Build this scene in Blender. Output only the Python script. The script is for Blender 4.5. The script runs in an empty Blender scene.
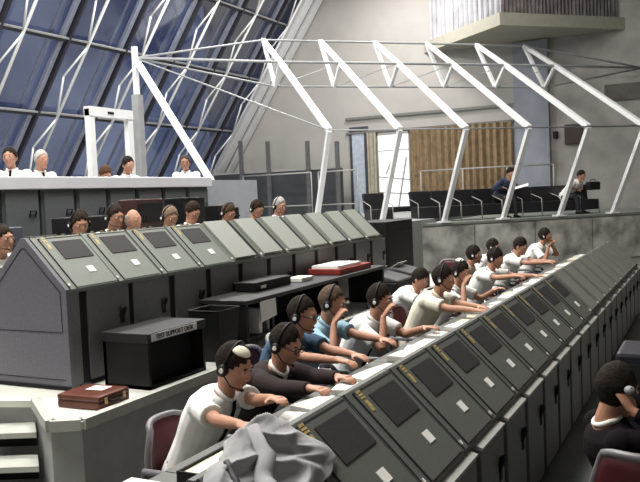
import bpy, bmesh, math, random
from mathutils import Vector, Matrix, noise
random.seed(7)
S = bpy.context.scene
COL = S.collection
V3 = Vector
PI = math.pi
R2 = 2 ** .5

# ------------------------------------------------------------------ materials
MATS = {}
def mat(name, col, rough=.6, metal=0., var=.12, scale=6., bump=0., spec=.4, emit=None, estr=0., det=4, aniso=None):
    if name in MATS: return MATS[name]
    m = bpy.data.materials.new(name); m.use_nodes = True
    nt = m.node_tree; b = nt.nodes['Principled BSDF']
    b.inputs['Roughness'].default_value = rough; b.inputs['Metallic'].default_value = metal
    b.inputs['Specular IOR Level'].default_value = spec
    tc = nt.nodes.new('ShaderNodeTexCoord'); no = nt.nodes.new('ShaderNodeTexNoise')
    no.inputs['Scale'].default_value = scale; no.inputs['Detail'].default_value = det
    mp = nt.nodes.new('ShaderNodeMapping')
    if aniso: mp.inputs['Scale'].default_value = aniso
    nt.links.new(tc.outputs['Object'], mp.inputs['Vector']); nt.links.new(mp.outputs['Vector'], no.inputs['Vector'])
    mr = nt.nodes.new('ShaderNodeMapRange'); mr.inputs['From Min'].default_value = .3; mr.inputs['From Max'].default_value = .7
    mr.inputs['To Min'].default_value = 1 - var; mr.inputs['To Max'].default_value = 1 + var
    nt.links.new(no.outputs['Fac'], mr.inputs['Value'])
    mu = nt.nodes.new('ShaderNodeVectorMath'); mu.operation = 'SCALE'; mu.inputs[0].default_value = col[:3]
    nt.links.new(mr.outputs['Result'], mu.inputs['Scale']); nt.links.new(mu.outputs['Vector'], b.inputs['Base Color'])
    if bump:
        bp = nt.nodes.new('ShaderNodeBump'); bp.inputs['Strength'].default_value = bump; bp.inputs['Distance'].default_value = .01
        nt.links.new(no.outputs['Fac'], bp.inputs['Height']); nt.links.new(bp.outputs['Normal'], b.inputs['Normal'])
    if emit:
        b.inputs['Emission Color'].default_value = (*emit, 1); b.inputs['Emission Strength'].default_value = estr
    MATS[name] = m
    return m
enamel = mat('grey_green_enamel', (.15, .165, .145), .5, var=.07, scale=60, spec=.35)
enamel_shaded = mat('grey_green_enamel_shaded', (.095, .10, .090), .5, var=.07, scale=60, spec=.3)  # same console paint, darkened to stand in for dimmer light on the front row
enamel_door = mat('grey_door_enamel', (.125, .128, .125), .5, var=.08, scale=30)
enamel_end = mat('blue_grey_enamel', (.14, .14, .165), .6, var=.1, scale=40)
slot = mat('dark_recess', (.008, .008, .009), .9)
grille_m = mat('black_grille', (.018, .017, .018), .7, var=.3, scale=90)
label_m = mat('white_card', (.72, .70, .66), .6, var=.04)
gold = mat('gold_lettering', (.36, .27, .11), .45, var=.5, scale=70)
ledge_m = mat('light_trim', (.30, .30, .28), .4)
black = mat('black_metal', (.007, .007, .008), .5, var=.2, spec=.25)
black2 = mat('charcoal_metal', (.016, .016, .018), .5, var=.2, spec=.25)
white_steel = mat('white_painted_steel', (.72, .73, .74), .45, var=.05)
grey_steel = mat('grey_painted_steel', (.30, .31, .32), .45, var=.08)
chrome = mat('chrome', (.6, .6, .6), .25, 1.)
conc = mat('grey_concrete', (.34, .35, .345), .8, var=.1, scale=5, bump=.2)
plat_top = mat('pale_platform_floor', (.74, .74, .67), .55, var=.07, scale=3)
plat_trim = mat('pale_kerb', (.45, .46, .42), .6, var=.08)
wall_m = mat('pale_plaster', (.385, .37, .355), .85, var=.06, scale=1.2)
wall_dk = mat('grey_rough_plaster', (.34, .33, .315), .9, var=.16, scale=1.6, bump=.4)
partition_m = mat('dark_grey_partition', (.045, .05, .055), .5, var=.15, scale=2)
paper = mat('white_paper', (.80, .78, .74), .8, var=.04)
curtain_m = mat('brown_curtain', (.23, .165, .095), .9, var=.25, scale=5)
leather = mat('brown_leather', (.10, .028, .016), .4, var=.25, scale=12)
brass = mat('brass', (.55, .40, .2), .35, .8)
maroon = mat('maroon_shell', (.075, .016, .02), .4, var=.1)
vinyl = mat('black_vinyl', (.010, .010, .012), .45, var=.2)
tray_m = mat('grey_printer_lid', (.06, .06, .065), .4)
redbox = mat('dark_red_card', (.20, .02, .015), .6)
coat_m = mat('grey_coat_cloth', (.31, .31, .315), .9, var=.12, scale=14, bump=.3)
lining = mat('coat_lining', (.03, .03, .035), .6)
cream = mat('cream_page_block', (.66, .62, .48), .7, var=.08, scale=30)
brownwood = mat('dark_brown_panel', (.055, .035, .03), .6)
lav = mat('pale_lavender_laminate', (.74, .74, .79), .5, var=.03)
mull_l = mat('blue_grey_mullion', (.26, .28, .36), .4, .3)
mull_d = mat('dark_mullion', (.025, .025, .035), .5)

def floor_mat():
    m = bpy.data.materials.new('floor_tile'); m.use_nodes = True; nt = m.node_tree; b = nt.nodes['Principled BSDF']
    tc = nt.nodes.new('ShaderNodeTexCoord'); br = nt.nodes.new('ShaderNodeTexBrick')
    br.offset = 0; br.inputs['Scale'].default_value = 1
    br.inputs['Brick Width'].default_value = .6; br.inputs['Row Height'].default_value = .6; br.inputs['Mortar Size'].default_value = .006
    br.inputs['Color1'].default_value = (.135, .14, .125, 1); br.inputs['Color2'].default_value = (.115, .12, .108, 1); br.inputs['Mortar'].default_value = (.07, .07, .07, 1)
    nt.links.new(tc.outputs['Object'], br.inputs['Vector']); nt.links.new(br.outputs['Color'], b.inputs['Base Color'])
    b.inputs['Roughness'].default_value = .4
    return m
def glass_mat(name, tint, gloss=.12, rough=.05):
    m = bpy.data.materials.new(name); m.use_nodes = True; nt = m.node_tree; nt.nodes.remove(nt.nodes['Principled BSDF'])
    out = nt.nodes['Material Output']; tr = nt.nodes.new('ShaderNodeBsdfTransparent'); gl = nt.nodes.new('ShaderNodeBsdfGlossy'); mx = nt.nodes.new('ShaderNodeMixShader')
    tr.inputs['Color'].default_value = (*tint, 1); gl.inputs['Roughness'].default_value = rough
    fr = nt.nodes.new('ShaderNodeLayerWeight'); fr.inputs['Blend'].default_value = .18
    ad = nt.nodes.new('ShaderNodeMath'); ad.operation = 'ADD'; ad.inputs[1].default_value = gloss
    nt.links.new(fr.outputs['Facing'], ad.inputs[0]); nt.links.new(ad.outputs[0], mx.inputs[0])
    nt.links.new(tr.outputs[0], mx.inputs[1]); nt.links.new(gl.outputs[0], mx.inputs[2]); nt.links.new(mx.outputs[0], out.inputs['Surface'])
    return m
glass = glass_mat('tinted_window_glass', (.75, .82, .95), .0)
rail_glass = glass_mat('railing_glass', (.62, .66, .66), .12, .15)
day = bpy.data.materials.new('daylight_pane'); day.use_nodes = True
_b = day.node_tree.nodes['Principled BSDF']; _b.inputs['Emission Color'].default_value = (.95, .97, 1, 1); _b.inputs['Emission Strength'].default_value = .75; _b.inputs['Base Color'].default_value = (.6, .6, .6, 1)

# ------------------------------------------------------------------ mesh helpers
class MB:
    def __init__(s): s.v = []; s.f = []
    def add(s, vs, fs):
        o = len(s.v); s.v += [V3(v) for v in vs]; s.f += [tuple(i + o for i in f) for f in fs]; return s
    def box(s, a, b):
        x0, y0, z0 = a; x1, y1, z1 = b
        return s.add([(x0, y0, z0), (x1, y0, z0), (x1, y1, z0), (x0, y1, z0), (x0, y0, z1), (x1, y0, z1), (x1, y1, z1), (x0, y1, z1)],
              [(0, 3, 2, 1), (4, 5, 6, 7), (0, 1, 5, 4), (1, 2, 6, 5), (2, 3, 7, 6), (3, 0, 4, 7)])
    def obox(s, c, ax, ay, az, hx, hy, hz):
        c = V3(c); ax = V3(ax).normalized() * hx; ay = V3(ay).normalized() * hy; az = V3(az).normalized() * hz
        p = [c + ax * i + ay * j + az * k for k in (-1, 1) for (i, j) in ((-1, -1), (1, -1), (1, 1), (-1, 1))]
        return s.add(p, [(0, 3, 2, 1), (4, 5, 6, 7), (0, 1, 5, 4), (1, 2, 6, 5), (2, 3, 7, 6), (3, 0, 4, 7)])
    def prism_y(s, prof, y0, y1):      # profile in (x,z) swept along y
        n = len(prof)
        return s.add([(x, y0, z) for x, z in prof] + [(x, y1, z) for x, z in prof],
              [tuple(range(n)), tuple(reversed(range(n, 2 * n)))] + [(i, i + n, (i + 1) % n + n, (i + 1) % n) for i in range(n)])
    def prism_z(s, poly, z0, z1):
        n = len(poly)
        return s.add([(x, y, z0) for x, y in poly] + [(x, y, z1) for x, y in poly],
              [tuple(reversed(range(n))), tuple(range(n, 2 * n))] + [(i, (i + 1) % n, (i + 1) % n + n, i + n) for i in range(n)])
    def bar(s, a, b, w, h=None, up=(0, 0, 1)):
        a = V3(a); b = V3(b); d = (b - a); h = h or w; up = V3(up)
        if abs(d.normalized().dot(up)) > .98: up = V3((0, 1, 0))
        sx = d.cross(up).normalized(); sy = sx.cross(d).normalized()
        return s.obox((a + b) / 2, d, sx, sy, d.length / 2, w / 2, h / 2)
    def rings(s, rs, n=12):            # rs: (centre, axis_a, axis_b, ra, rb)
        o = len(s.v)
        for c, a, b, ra, rb in rs:
            for i in range(n):
                t = 2 * PI * i / n; s.v.append(V3(c) + a * (ra * math.cos(t)) + b * (rb * math.sin(t)))
        for k in range(len(rs) - 1):
            for i in range(n):
                j = (i + 1) % n; p = o + k * n; q = p + n; s.f.append((p + i, p + j, q + j, q + i))
        s.f.append(tuple(o + i for i in reversed(range(n)))); e = o + (len(rs) - 1) * n; s.f.append(tuple(e + i for i in range(n)))
        return s
    def tube(s, pts, rad, n=8):
        pts = [V3(p) for p in pts]; rad = rad if isinstance(rad, (list, tuple)) else [rad] * len(pts); rs = []; a = None
        for i, p in enumerate(pts):
            d = (pts[min(i + 1, len(pts) - 1)] - pts[max(i - 1, 0)]).normalized()
            if a is None: a = d.orthogonal().normalized()
            a = (a - d * a.dot(d)).normalized(); rs.append((p, a, d.cross(a), rad[i], rad[i]))
        return s.rings(rs, n)
    def ball(s, c, ax, ay, az, n=12, m=8, fn=None):
        o = len(s.v); c = V3(c)
        P = []
        for k in range(m + 1):
            ph = PI * k / m
            for i in range(n if 0 < k < m else 1):
                t = 2 * PI * i / n; P.append((math.sin(ph) * math.cos(t), math.sin(ph) * math.sin(t), math.cos(ph)))
        for x, y, z in P:
            if fn: x, y, z = fn(x, y, z)
            s.v.append(c + V3(ax) * x + V3(ay) * y + V3(az) * z)
        idx = lambda k, i: o + (0 if k == 0 else 1 + (k - 1) * n + i % n if k < m else 1 + (m - 1) * n)
        for k in range(m):
            for i in range(n):
                q = [idx(k, i), idx(k + 1, i), idx(k + 1, i + 1), idx(k, i + 1)]
                r = []
                [r.append(t) for t in q if t not in r]; s.f.append(tuple(r))
        return s
    def mesh(s, name, m, smooth=False):
        me = bpy.data.meshes.new(name); me.from_pydata([tuple(v) for v in s.v], [], s.f); me.update()
        bm = bmesh.new(); bm.from_mesh(me); bmesh.ops.recalc_face_normals(bm, faces=bm.faces); bm.to_mesh(me); bm.free()
        if m: me.materials.append(m)
        if smooth:
            for p in me.polygons: p.use_smooth = True
        return me
    def build(s, name, m, parent=None, smooth=False, bevel=0.):
        me = s.mesh(name, m, smooth); o = bpy.data.objects.new(name, me); COL.objects.link(o); o.parent = parent
        if bevel:
            bv = o.modifiers.new('bevel', 'BEVEL'); bv.width = bevel; bv.segments = 2; bv.limit_method = 'ANGLE'
        return o
def tag(o, label=None, cat=None, group=None, kind=None):
    if label: o['label'] = label
    if cat: o['category'] = cat
    if group: o['group'] = group
    if kind: o['kind'] = kind
    return o
def empty(name, loc=(0, 0, 0), label=None, cat=None, group=None, rz=0.):
    o = bpy.data.objects.new(name, None); o.empty_display_size = .1; COL.objects.link(o); o.location = loc; o.rotation_euler = (0, 0, rz)
    return tag(o, label, cat, group)
def copy_tree(o, parent=None):
    c = o.copy(); COL.objects.link(c); c.parent = parent
    for ch in list(o.children): copy_tree(ch, c)
    return c
def struct(o): o['kind'] = 'structure'; return o

# ------------------------------------------------------------------ camera
CH = 2.175
yaw, pitch, roll, FPX = .4665, .0567, -.042, 791.55
fw = V3((-math.sin(yaw), math.cos(yaw), 0)); rt = V3((math.cos(yaw), math.sin(yaw), 0)); up = V3((0, 0, 1))
f2 = fw * math.cos(pitch) - up * math.sin(pitch); u2 = up * math.cos(pitch) + fw * math.sin(pitch)
r3 = rt * math.cos(roll) + u2 * math.sin(roll); u3 = -rt * math.sin(roll) + u2 * math.cos(roll)
cam = bpy.data.cameras.new('camera'); co = bpy.data.objects.new('camera', cam); COL.objects.link(co)
co.matrix_world = Matrix(((r3.x, u3.x, -f2.x, 0), (r3.y, u3.y, -f2.y, 0), (r3.z, u3.z, -f2.z, CH), (0, 0, 0, 1)))
cam.sensor_width = 36; cam.lens = FPX / 640 * 36; cam.clip_start = .05; cam.clip_end = 300
S.camera = co

# ------------------------------------------------------------------ world and lamps
w = bpy.data.worlds.new('world'); S.world = w; w.use_nodes = True; nt = w.node_tree
bg = nt.nodes['Background']; tc = nt.nodes.new('ShaderNodeTexCoord'); no = nt.nodes.new('ShaderNodeTexNoise'); no.inputs['Scale'].default_value = 9; no.inputs['Detail'].default_value = 6
cr = nt.nodes.new('ShaderNodeValToRGB'); cr.color_ramp.elements[0].position = .36; cr.color_ramp.elements[0].color = (.045, .055, .115, 1)
cr.color_ramp.elements[1].position = .72; cr.color_ramp.elements[1].color = (.17, .20, .29, 1)
nt.links.new(tc.outputs['Generated'], no.inputs['Vector']); nt.links.new(no.outputs['Fac'], cr.inputs['Fac']); nt.links.new(cr.outputs['Color'], bg.inputs['Color'])
bg.inputs['Strength'].default_value = 1.05
def area(name, loc, sx, sy, power, col=(1, .97, .92), rot=(0, 0, 0)):
    l = bpy.data.lights.new(name, 'AREA'); l.shape = 'RECTANGLE'; l.size = sx; l.size_y = sy; l.energy = power; l.color = col
    o = bpy.data.objects.new(name, l); COL.objects.link(o); o.location = loc; o.rotation_euler = rot
    return o
for (x, y, e) in ((-12.5, 5, 330), (-12.5, 12, 420), (-12, 19, 450), (-10, 25.5, 300), (-5.4, 7, 420), (-5.4, 13, 380), (-5, 21.5, 110), (-4.4, 2.5, 300), (3.5, 9, 8), (-7, 1, 300)):
    area('ceiling_lamp', (x, y, 10.6), 2.2, 1.2, e * 2.0)

# ------------------------------------------------------------------ shell
struct(MB().box((-19.6, -5, -.2), (8, 29.2, 0)).build('floor', floor_mat()))
struct(MB().box((-19.6, -5, 10.9), (8, 29.2, 11.1)).build('ceiling', wall_m))
W = 28.75
struct(MB().box((-19.6, W, 0), (-5.24, W + .3, 10.9)).build('wall_end', wall_m))
struct(MB().box((-5.24, W + .18, 0), (8, W + .48, 10.9)).build('wall_end_right', wall_dk))
struct(MB().box((-6.45, W - .14, 0), (-5.24, W, 7.3)).build('trim_column', mat('blue_grey_column', (.26, .28, .33), .8, var=.12, scale=2)))
struct(MB().box((8, -5, 0), (8.3, 29.2, 10.9)).build('wall_right', wall_dk))
struct(MB().box((-19.6, -5.3, 0), (8.3, -5, 10.9)).build('wall_back', wall_dk))
TN = math.tan(math.radians(35)); X0 = -19.6
def wx(z): return X0 + TN * (z - CH)
struct(MB().prism_y([(wx(3.01) - .2, 0), (wx(3.01), 0), (wx(3.01), 3.01), (wx(3.01) - .2, 3.01)], -5, 29.2).build('wall_left', wall_dk))
# sloping end of window wall: solid wall before the first bay
struct(MB().prism_y([(wx(3.01) - .2, 3.01), (wx(3.01), 3.01), (wx(10.9), 10.9), (wx(10.9) - .2, 10.9)], -5, 2.85).build('wall_left_sloping', wall_dk))

# window bays: leaning glass, mullions, cross bars and white bracing trusses
ZL = [3.01, 4.94, 6.87, 8.83, 10.75]
nrm = V3((math.cos(math.radians(35)), 0, -math.sin(math.radians(35))))   # into the room
def wp(y, z, off=0.): return V3((wx(z), y, z)) + nrm * off
MUL = [2.85 + 2.38 * i for i in range(11)]
for i in range(11):
    y0 = MUL[i]; y1 = y0 + 2.38
    wdw = struct(empty('window_%d' % (i + 1)))
    wdw['kind'] = 'structure'
    m = MB()
    m.add([wp(y0, 3.01, -.10), wp(y1, 3.01, -.10), wp(y1, 10.9, -.10), wp(y0, 10.9, -.10)], [(0, 1, 2, 3)])
    m.build('pane', glass, wdw)
    MB().bar(wp(y0 - .05, 3.0, .02), wp(y0 - .05, 10.9, .02), .08, .20, nrm).build('mullion', mull_d, wdw)
    MB().bar(wp(y0 - .24, 3.0, -.02), wp(y0 - .24, 10.9, -.02), .16, .10, nrm).bar(wp(y0 - .50, 3.0, -.22), wp(y0 - .50, 10.9, -.22), .10, .06, nrm).build('mullion_face', mull_l, wdw)
    for z in ZL:
        MB().bar(wp(y0, z, .0), wp(y1, z, .0), .12, .14, nrm).build('cross_bar', mull_d, wdw)
        MB().bar(wp(y0, z + .06, .09), wp(y1, z + .06, .09), .05, .05, nrm).build('cross_bar_lip', grey_steel, wdw)
    yb = y0 + .55
    MB().tube([wp(yb, 3.0, .25), wp(yb, 10.9, .25)], .045, 8).build('brace', white_steel, wdw, True)
    pts = []
    for a, b in zip(ZL[:-1], ZL[1:]):
        pts += [wp(yb, a, .25), wp(yb - .42, a + .57 * (b - a), .25)]
    pts.append(wp(yb, ZL[-1], .25))
    m = MB()
    for a, b in zip(pts[:-1], pts[1:]): m.tube([a, b], .03, 6)
    m.build('brace', white_steel, wdw, True)
# white jambs at the far end of the window wall
MB().bar(wp(27.75, 3.0, .2), wp(27.75, 10.9, .2), .50, .14, nrm).bar(wp(28.45, 3.0, .2), wp(28.45, 10.9, .2), .42, .14, nrm).build('trim_1', white_steel)['kind'] = 'structure'
o = MB().bar(wp(28.1, 3.0, .15), wp(28.1, 10.9, .15), .20, .06, nrm).build('trim_2', mull_d); o['kind'] = 'structure'

# ------------------------------------------------------------------ tiers
ZB = .7165; ZC = 1.43
plat = [(-4.66, 4.22), (-4.06, 3.88), (-3.88, 3.99), (-3.88, 13.2), (-7.0, 13.2), (-7.0, 3.3), (-5.60, 4.03)]
platF = [(-4.66, 4.32), (-4.06, 3.885), (-3.88, 3.99)]
B_, C_, D_ = (-4.66, 4.325), (-4.06, 3.885), (-3.88, 3.99)
poly = [(-8.6, 3.25), (-4.94, 4.235), B_, C_, D_, (-3.88, 13.2), (-8.6, 13.2)]
o = MB().prism_z([(x, y) for x, y in poly], 0, ZB - .05).build('raised_platform', conc); struct(o)
def grow(p, k=.02): cx, cy = -6, 8; return (p[0] + (k if p[0] > cx else -k), p[1] + (k if p[1] > cy else -k))
struct(MB().prism_z([grow(p) for p in poly], ZB - .05, ZB).build('platform_floor', plat_top))
m = MB()
kp = [B_, C_, D_, (-3.88, 13.2)]
for a, b in zip(kp[:-1], kp[1:]): m.bar((*a, ZB - .02), (*b, ZB - .02), .07, .075)
struct(m.build('platform_kerb', plat_trim))
struct(MB().box((-19, 2.85, 0), (-7.0, 27.9, ZC)).build('upper_platform', conc))
# steps at the corner of the platform
e = V3((.9, .436, 0)).normalized(); rn = V3((.74, -.67, 0)).normalized()
st = empty('steps'); struct(st)
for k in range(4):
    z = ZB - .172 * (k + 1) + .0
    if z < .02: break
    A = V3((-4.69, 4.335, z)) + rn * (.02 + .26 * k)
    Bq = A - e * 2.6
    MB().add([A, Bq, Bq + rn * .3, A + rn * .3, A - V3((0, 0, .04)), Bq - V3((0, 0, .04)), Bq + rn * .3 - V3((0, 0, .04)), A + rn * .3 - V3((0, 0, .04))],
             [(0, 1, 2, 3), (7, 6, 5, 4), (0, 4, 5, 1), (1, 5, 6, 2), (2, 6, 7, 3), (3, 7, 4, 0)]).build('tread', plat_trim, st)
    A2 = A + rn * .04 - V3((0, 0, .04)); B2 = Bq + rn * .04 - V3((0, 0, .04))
    MB().bar((A2 + V3((0, 0, -.065))), (B2 + V3((0, 0, -.065))), .01, .13).build('riser_shade', black, st)  # dark board standing in for the shade in the open gap under each tread

# ------------------------------------------------------------------ consoles
P = .6; SL = (-.414, .409); L = math.hypot(*SL)
ud = V3((.414, 0, -.409)) / L; nf = V3((.409, 0, .414)) / L      # down the slope, slope normal
def fpt(y, t, off=0.): return V3((-.414, y, .409)) + ud * (t * L) + nf * off
def fbox(m, y0, y1, t0, t1, o0, o1):
    p = [fpt(y0, t0, o0), fpt(y1, t0, o0), fpt(y1, t1, o0), fpt(y0, t1, o0), fpt(y0, t0, o1), fpt(y1, t0, o1), fpt(y1, t1, o1), fpt(y0, t1, o1)]
    m.add(p, [(0, 3, 2, 1), (4, 5, 6, 7), (0, 1, 5, 4), (1, 2, 6, 5), (2, 3, 7, 6), (3, 0, 4, 7)]); return m
PROF = [(-.06, -.80), (-.06, -.03), (0, -.03), (0, 0), (-.414, .409), (-.445, .409), (-.67, .17), (-1.02, .17), (-1.02, .13), (-.76, .13), (-.76, -.80)]
pale_shaded = mat('pale_grey_green_enamel_shaded', (.17, .175, .16), .5, var=.06, scale=60)  # pale enamel darkened for the front row, its weaker light put into the colour
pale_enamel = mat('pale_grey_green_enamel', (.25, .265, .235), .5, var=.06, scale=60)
tab_m = mat('dull_yellow_tab', (.33, .31, .20), .6)
def console(screen, ledge):
    enamel = enamel_shaded if ledge else globals()['enamel']
    pale_enamel = pale_shaded if ledge else globals()['pale_enamel']
    r = empty('control_console')
    PR = PROF if screen else [(x - .0, z) for x, z in PROF]
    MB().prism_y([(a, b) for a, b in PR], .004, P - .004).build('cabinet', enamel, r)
    MB().prism_y([(-.075, -.8), (-.02, -.8), (-.02, -.05), (-.075, -.05)], .004, P - .004).build('plinth', slot, r)
    if screen:
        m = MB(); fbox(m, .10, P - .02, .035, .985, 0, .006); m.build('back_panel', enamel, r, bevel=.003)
        m = MB(); fbox(m, .012, .022, .0, 1, 0, .004); fbox(m, .09, .098, .03, .99, 0, .0075); fbox(m, .09, P - .02, .03, .045, 0, .0075); m.build('panel_groove', slot, r)
        m = MB(); fbox(m, .205, .54, .112, .462, .006, .012); m.build('vent_grille', grille_m, r)
        m = MB(); fbox(m, .35, .43, .64, .755, .006, .010); m.build('label_card', label_m, r)
        m = MB()
        rr = random.Random(3)
        for k, (t0, t1) in enumerate(((.03, .055), (.065, .085), (.095, .115), (.135, .25))):
            fbox(m, .118 if k < 3 else .125, .165 if k < 3 else .160, t0, t1, .006, .0085)
        m.build('gold_marking', gold, r)
        if not ledge:
            for q_ in (.06, .18, .30, .40): MB().box((-.440, q_, .409), (-.420, q_ + .03, .424)).build('tab', tab_m, r)
        MB().obox(V3((-.03, .03, .03)) + nf * .0, (0, 1, 0), ud, nf, .008, .012, .012).build('latch', label_m, r)
    else:
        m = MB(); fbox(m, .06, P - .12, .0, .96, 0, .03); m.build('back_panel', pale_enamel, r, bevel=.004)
        m = MB(); fbox(m, P - .105, P - .01, .0, 1, 0, .005); m.build('panel_groove', slot, r)
        MB().obox(V3((-.03, .03, .03)), (0, 1, 0), ud, nf, .008, .012, .012).build('latch', label_m, r)
    # door with its top ledge, offset against the panels like the dark gaps in the photo
    y0, y1 = .149 + .055, .149 + P - .04
    DXX = .035 if ledge else -.005
    d = MB().box((-.05, y0, -.76), (DXX, y1, -.06 if ledge else -.032)).build('door', enamel_door, r, bevel=.004)
    if ledge: MB().prism_y([(-.04, -.06), (.045, -.06), (.045, -.045), (-.04, -.02)], y0, y1).build('door_ledge', ledge_m, r)
    m = MB()
    hy = y1 - .10
    m.box((DXX + .001, hy - .028, -.36), (DXX + .006, hy + .028, -.22)); m.build('handle_recess', slot, d)
    m = MB().tube([(DXX + dx_, hy + dy_, q_) for dx_, dy_, q_ in ((.005, -.03, -.30), (.022, -.03, -.24), (.024, 0, -.215), (.022, .03, -.24), (.005, .03, -.28))], .010, 6); m.build('door_handle', black, d, True)
    m = MB().box((-.055, .149 - .04, -.78), (-.02, .149 + .045, -.04)); m.build('door_gap', slot, r)
    return r
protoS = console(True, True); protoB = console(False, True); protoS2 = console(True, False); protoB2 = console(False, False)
used = set()
def put_console(proto, x, y, z, label, group):
    if proto not in used: used.add(proto); c = proto
    else: c = copy_tree(proto)
    c.location = (x, y, z); tag(c, label, 'control console', group)
    return c
ORD = ['first', 'second', 'third', 'fourth', 'fifth', 'sixth', 'seventh', 'eighth', 'ninth', 'tenth', 'eleventh', 'twelfth']
FX, FZ, FY = -1.207, .8045, 4.127
BX, BZ, BY = -4.576, 1.521, 4.771
for n in range(-3, 17):
    y = FY + (n - .249) * P; z = FZ
    if n <= 7:
        lab = 'grey console in the front row under the draped grey coat' if n == -3 else 'grey vent-grille console, %s in the front row after the grey coat' % ORD[n + 2]
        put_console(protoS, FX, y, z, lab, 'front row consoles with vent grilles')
    else:
        k = 16 - n
        put_console(protoB, FX, y, z, 'grey console with blank ribbed back, %s from the far end of the front row' % ORD[k], 'front row consoles with blank backs')
for n in range(0, 11):
    y = BY + (n - .249) * P; z = BZ
    if n == 0: y += .03
    if n <= 3:
        lab = 'grey-green vent-grille console at the near end of the raised middle row, above the briefcase' if n == 0 else 'grey-green vent-grille console, %s from the near end of the raised middle row' % ORD[n]
        put_console(protoS2, BX, y, z, lab, 'middle row consoles with vent grilles')
    else:
        put_console(protoB2, BX, y, z, 'pale console with blank ribbed back, %s from the far end of the raised middle row' % ORD[10 - n], 'middle row consoles with blank backs')
# end panel of the middle row
ep = empty('console_end_panel', (BX, 4.62, BZ), 'blue-grey gabled end panel closing the near end of the raised middle console row', 'end panel')
EP = [(0, -.80), (0, 0), (-.414, .412), (-.46, .412), (-.84, .02), (-.86, -.80)]
MB().prism_y(EP, 0, .036).build('panel', enamel_end, ep, bevel=.004)
MB().box((-.06, .036, -.80), (-.004, .140, -.03)).build('stile', enamel_door, ep)
def inset(k): return [(-.06, -.34), (-.06, -.02), (-.42, .33), (-.455, .33), (-.78, .0), (-.80, -.34)]
m = MB(); I = inset(0)
for a, b in zip(I, I[1:] + I[:1]): m.bar((a[0], -.001, a[1]), (b[0], -.001, b[1]), .004, .006, (0, 1, 0))
m.bar((-.05, -.001, -.72), (-.81, -.001, -.72), .004, .006, (0, 1, 0))
m.build('panel_seam', slot, ep)
MB().box((-.86, -.01, -.80), (.0, 0, -.77)).build('plinth', slot, ep)

# upper row: cabinets with pale counter
enamel_up = mat('slate_grey_enamel', (.12, .13, .135), .5, var=.08, scale=30)
for n in range(-1, 9):
    y = 5.35 + n * P
    r = empty('upper_console', (-7.42, y, 2.40))
    MB().box((-.40, .02, -.97), (0, P - .02, 0)).build('cabinet', enamel_up, r)
    MB().box((-.40, -.02, -.97), (-.05, .02, 0)).build('door_gap', slot, r)
    d = MB().box((0, .05, -.93), (.03, P - .05, -.03)).build('door', enamel_up, r, bevel=.003)
    MB().tube([(.03, P - .20, -.33), (.05, P - .20, -.26), (.05, P - .11, -.26), (.03, P - .11, -.33)], .010, 6).build('door_handle', black, d)
    names = ['nearest, mostly outside the left edge', 'first', 'second', 'third', 'fourth', 'fifth', 'sixth', 'seventh', 'eighth', 'ninth']
    tag(r, ('dark grey console under the pale upper counter, %s from the left' % names[n + 1]) if n >= 0 else 'dark grey console under the nearest end of the pale upper counter, beyond the left edge', 'control console', 'upper row cabinets')
o = MB().box((-7.92, 4.4, 2.40), (-7.36, 10.80, 2.555)).build('counter_top', lav, bevel=.01); tag(o, 'long pale lavender counter along the upper row in front of the windows', 'counter')
o = MB().box((-8.2, 10.95, 1.43), (-7.6, 12.6, 2.52)).build('end_cabinet', mat('pale_blue_grey_laminate', (.36, .38, .42), .5, var=.06)); tag(o, 'pale blue-grey cabinet standing past the right end of the long pale counter', 'cabinet')

# equipment standing on the shelf between middle and upper rows
sh = empty('equipment_shelf', (-6.75, 4.8, ZB), 'long dark equipment shelf behind the middle row operators', 'shelf')
MB().box((-.2, 1.5, 1.10), (.25, 6.6, 1.14)).build('shelf_board', black2, sh)
m = MB().box((-.2, 1.5, 0), (-.16, 6.6, 1.10)); m.build('back_panel', black, sh)
for y in (1.5, 3.2, 4.9, 6.54): MB().box((-.2, y, 0), (.22, y + .04, 1.10)).build('upright', black, sh)
def case(x, y0, y1, z0, z1, m_, name, label, d=.3, cat='case'):
    r = empty(name, (x, y0, z0), label, cat)
    MB().box((-d / 2, 0, 0), (d / 2, y1 - y0, z1 - z0)).build('body', m_, r, bevel=.012)
    MB().box((d / 2, .03, (z1 - z0) * .2), (d / 2 + .008, y1 - y0 - .03, (z1 - z0) * .85)).build('front_panel', slot, r)
    for k in range(3): MB().box((d / 2 + .006, .05 + k * .06, (z1 - z0) * .3), (d / 2 + .02, .07 + k * .06, (z1 - z0) * .42)).build('button', black2, r)
    return r
SZ = ZB + 1.14
case(-6.7, 7.9, 8.45, SZ, 2.23, mat('reddish_black_case', (.05, .022, .02), .5), 'equipment_case', 'reddish dark equipment case on the shelf left of the man in white with bowed head')
case(-6.7, 8.85, 9.4, SZ, 2.23, black, 'equipment_case', 'black equipment case on the shelf behind the man in white with bowed head')
case(-6.7, 6.75, 7.45, SZ, 2.05, black2, 'equipment_case', 'low dark equipment case on the shelf behind the headset man above the second console')
case(-6.7, 9.75, 9.95, SZ, 2.10, black, 'intercom_box', 'small black intercom box on the shelf near the end of the pale counter', cat='intercom')
case(-6.7, 10.1, 10.3, SZ, 2.06, black, 'telephone_box', 'smaller black box at the right end of the dark shelf', cat='box')
case(-6.95, 5.3, 6.2, ZB, 1.98, mat('purple_grey_cabinet', (.08, .08, .11), .5), 'side_cabinet', 'purple-grey cabinet behind the gabled end of the middle row', .5, 'cabinet')

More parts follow.
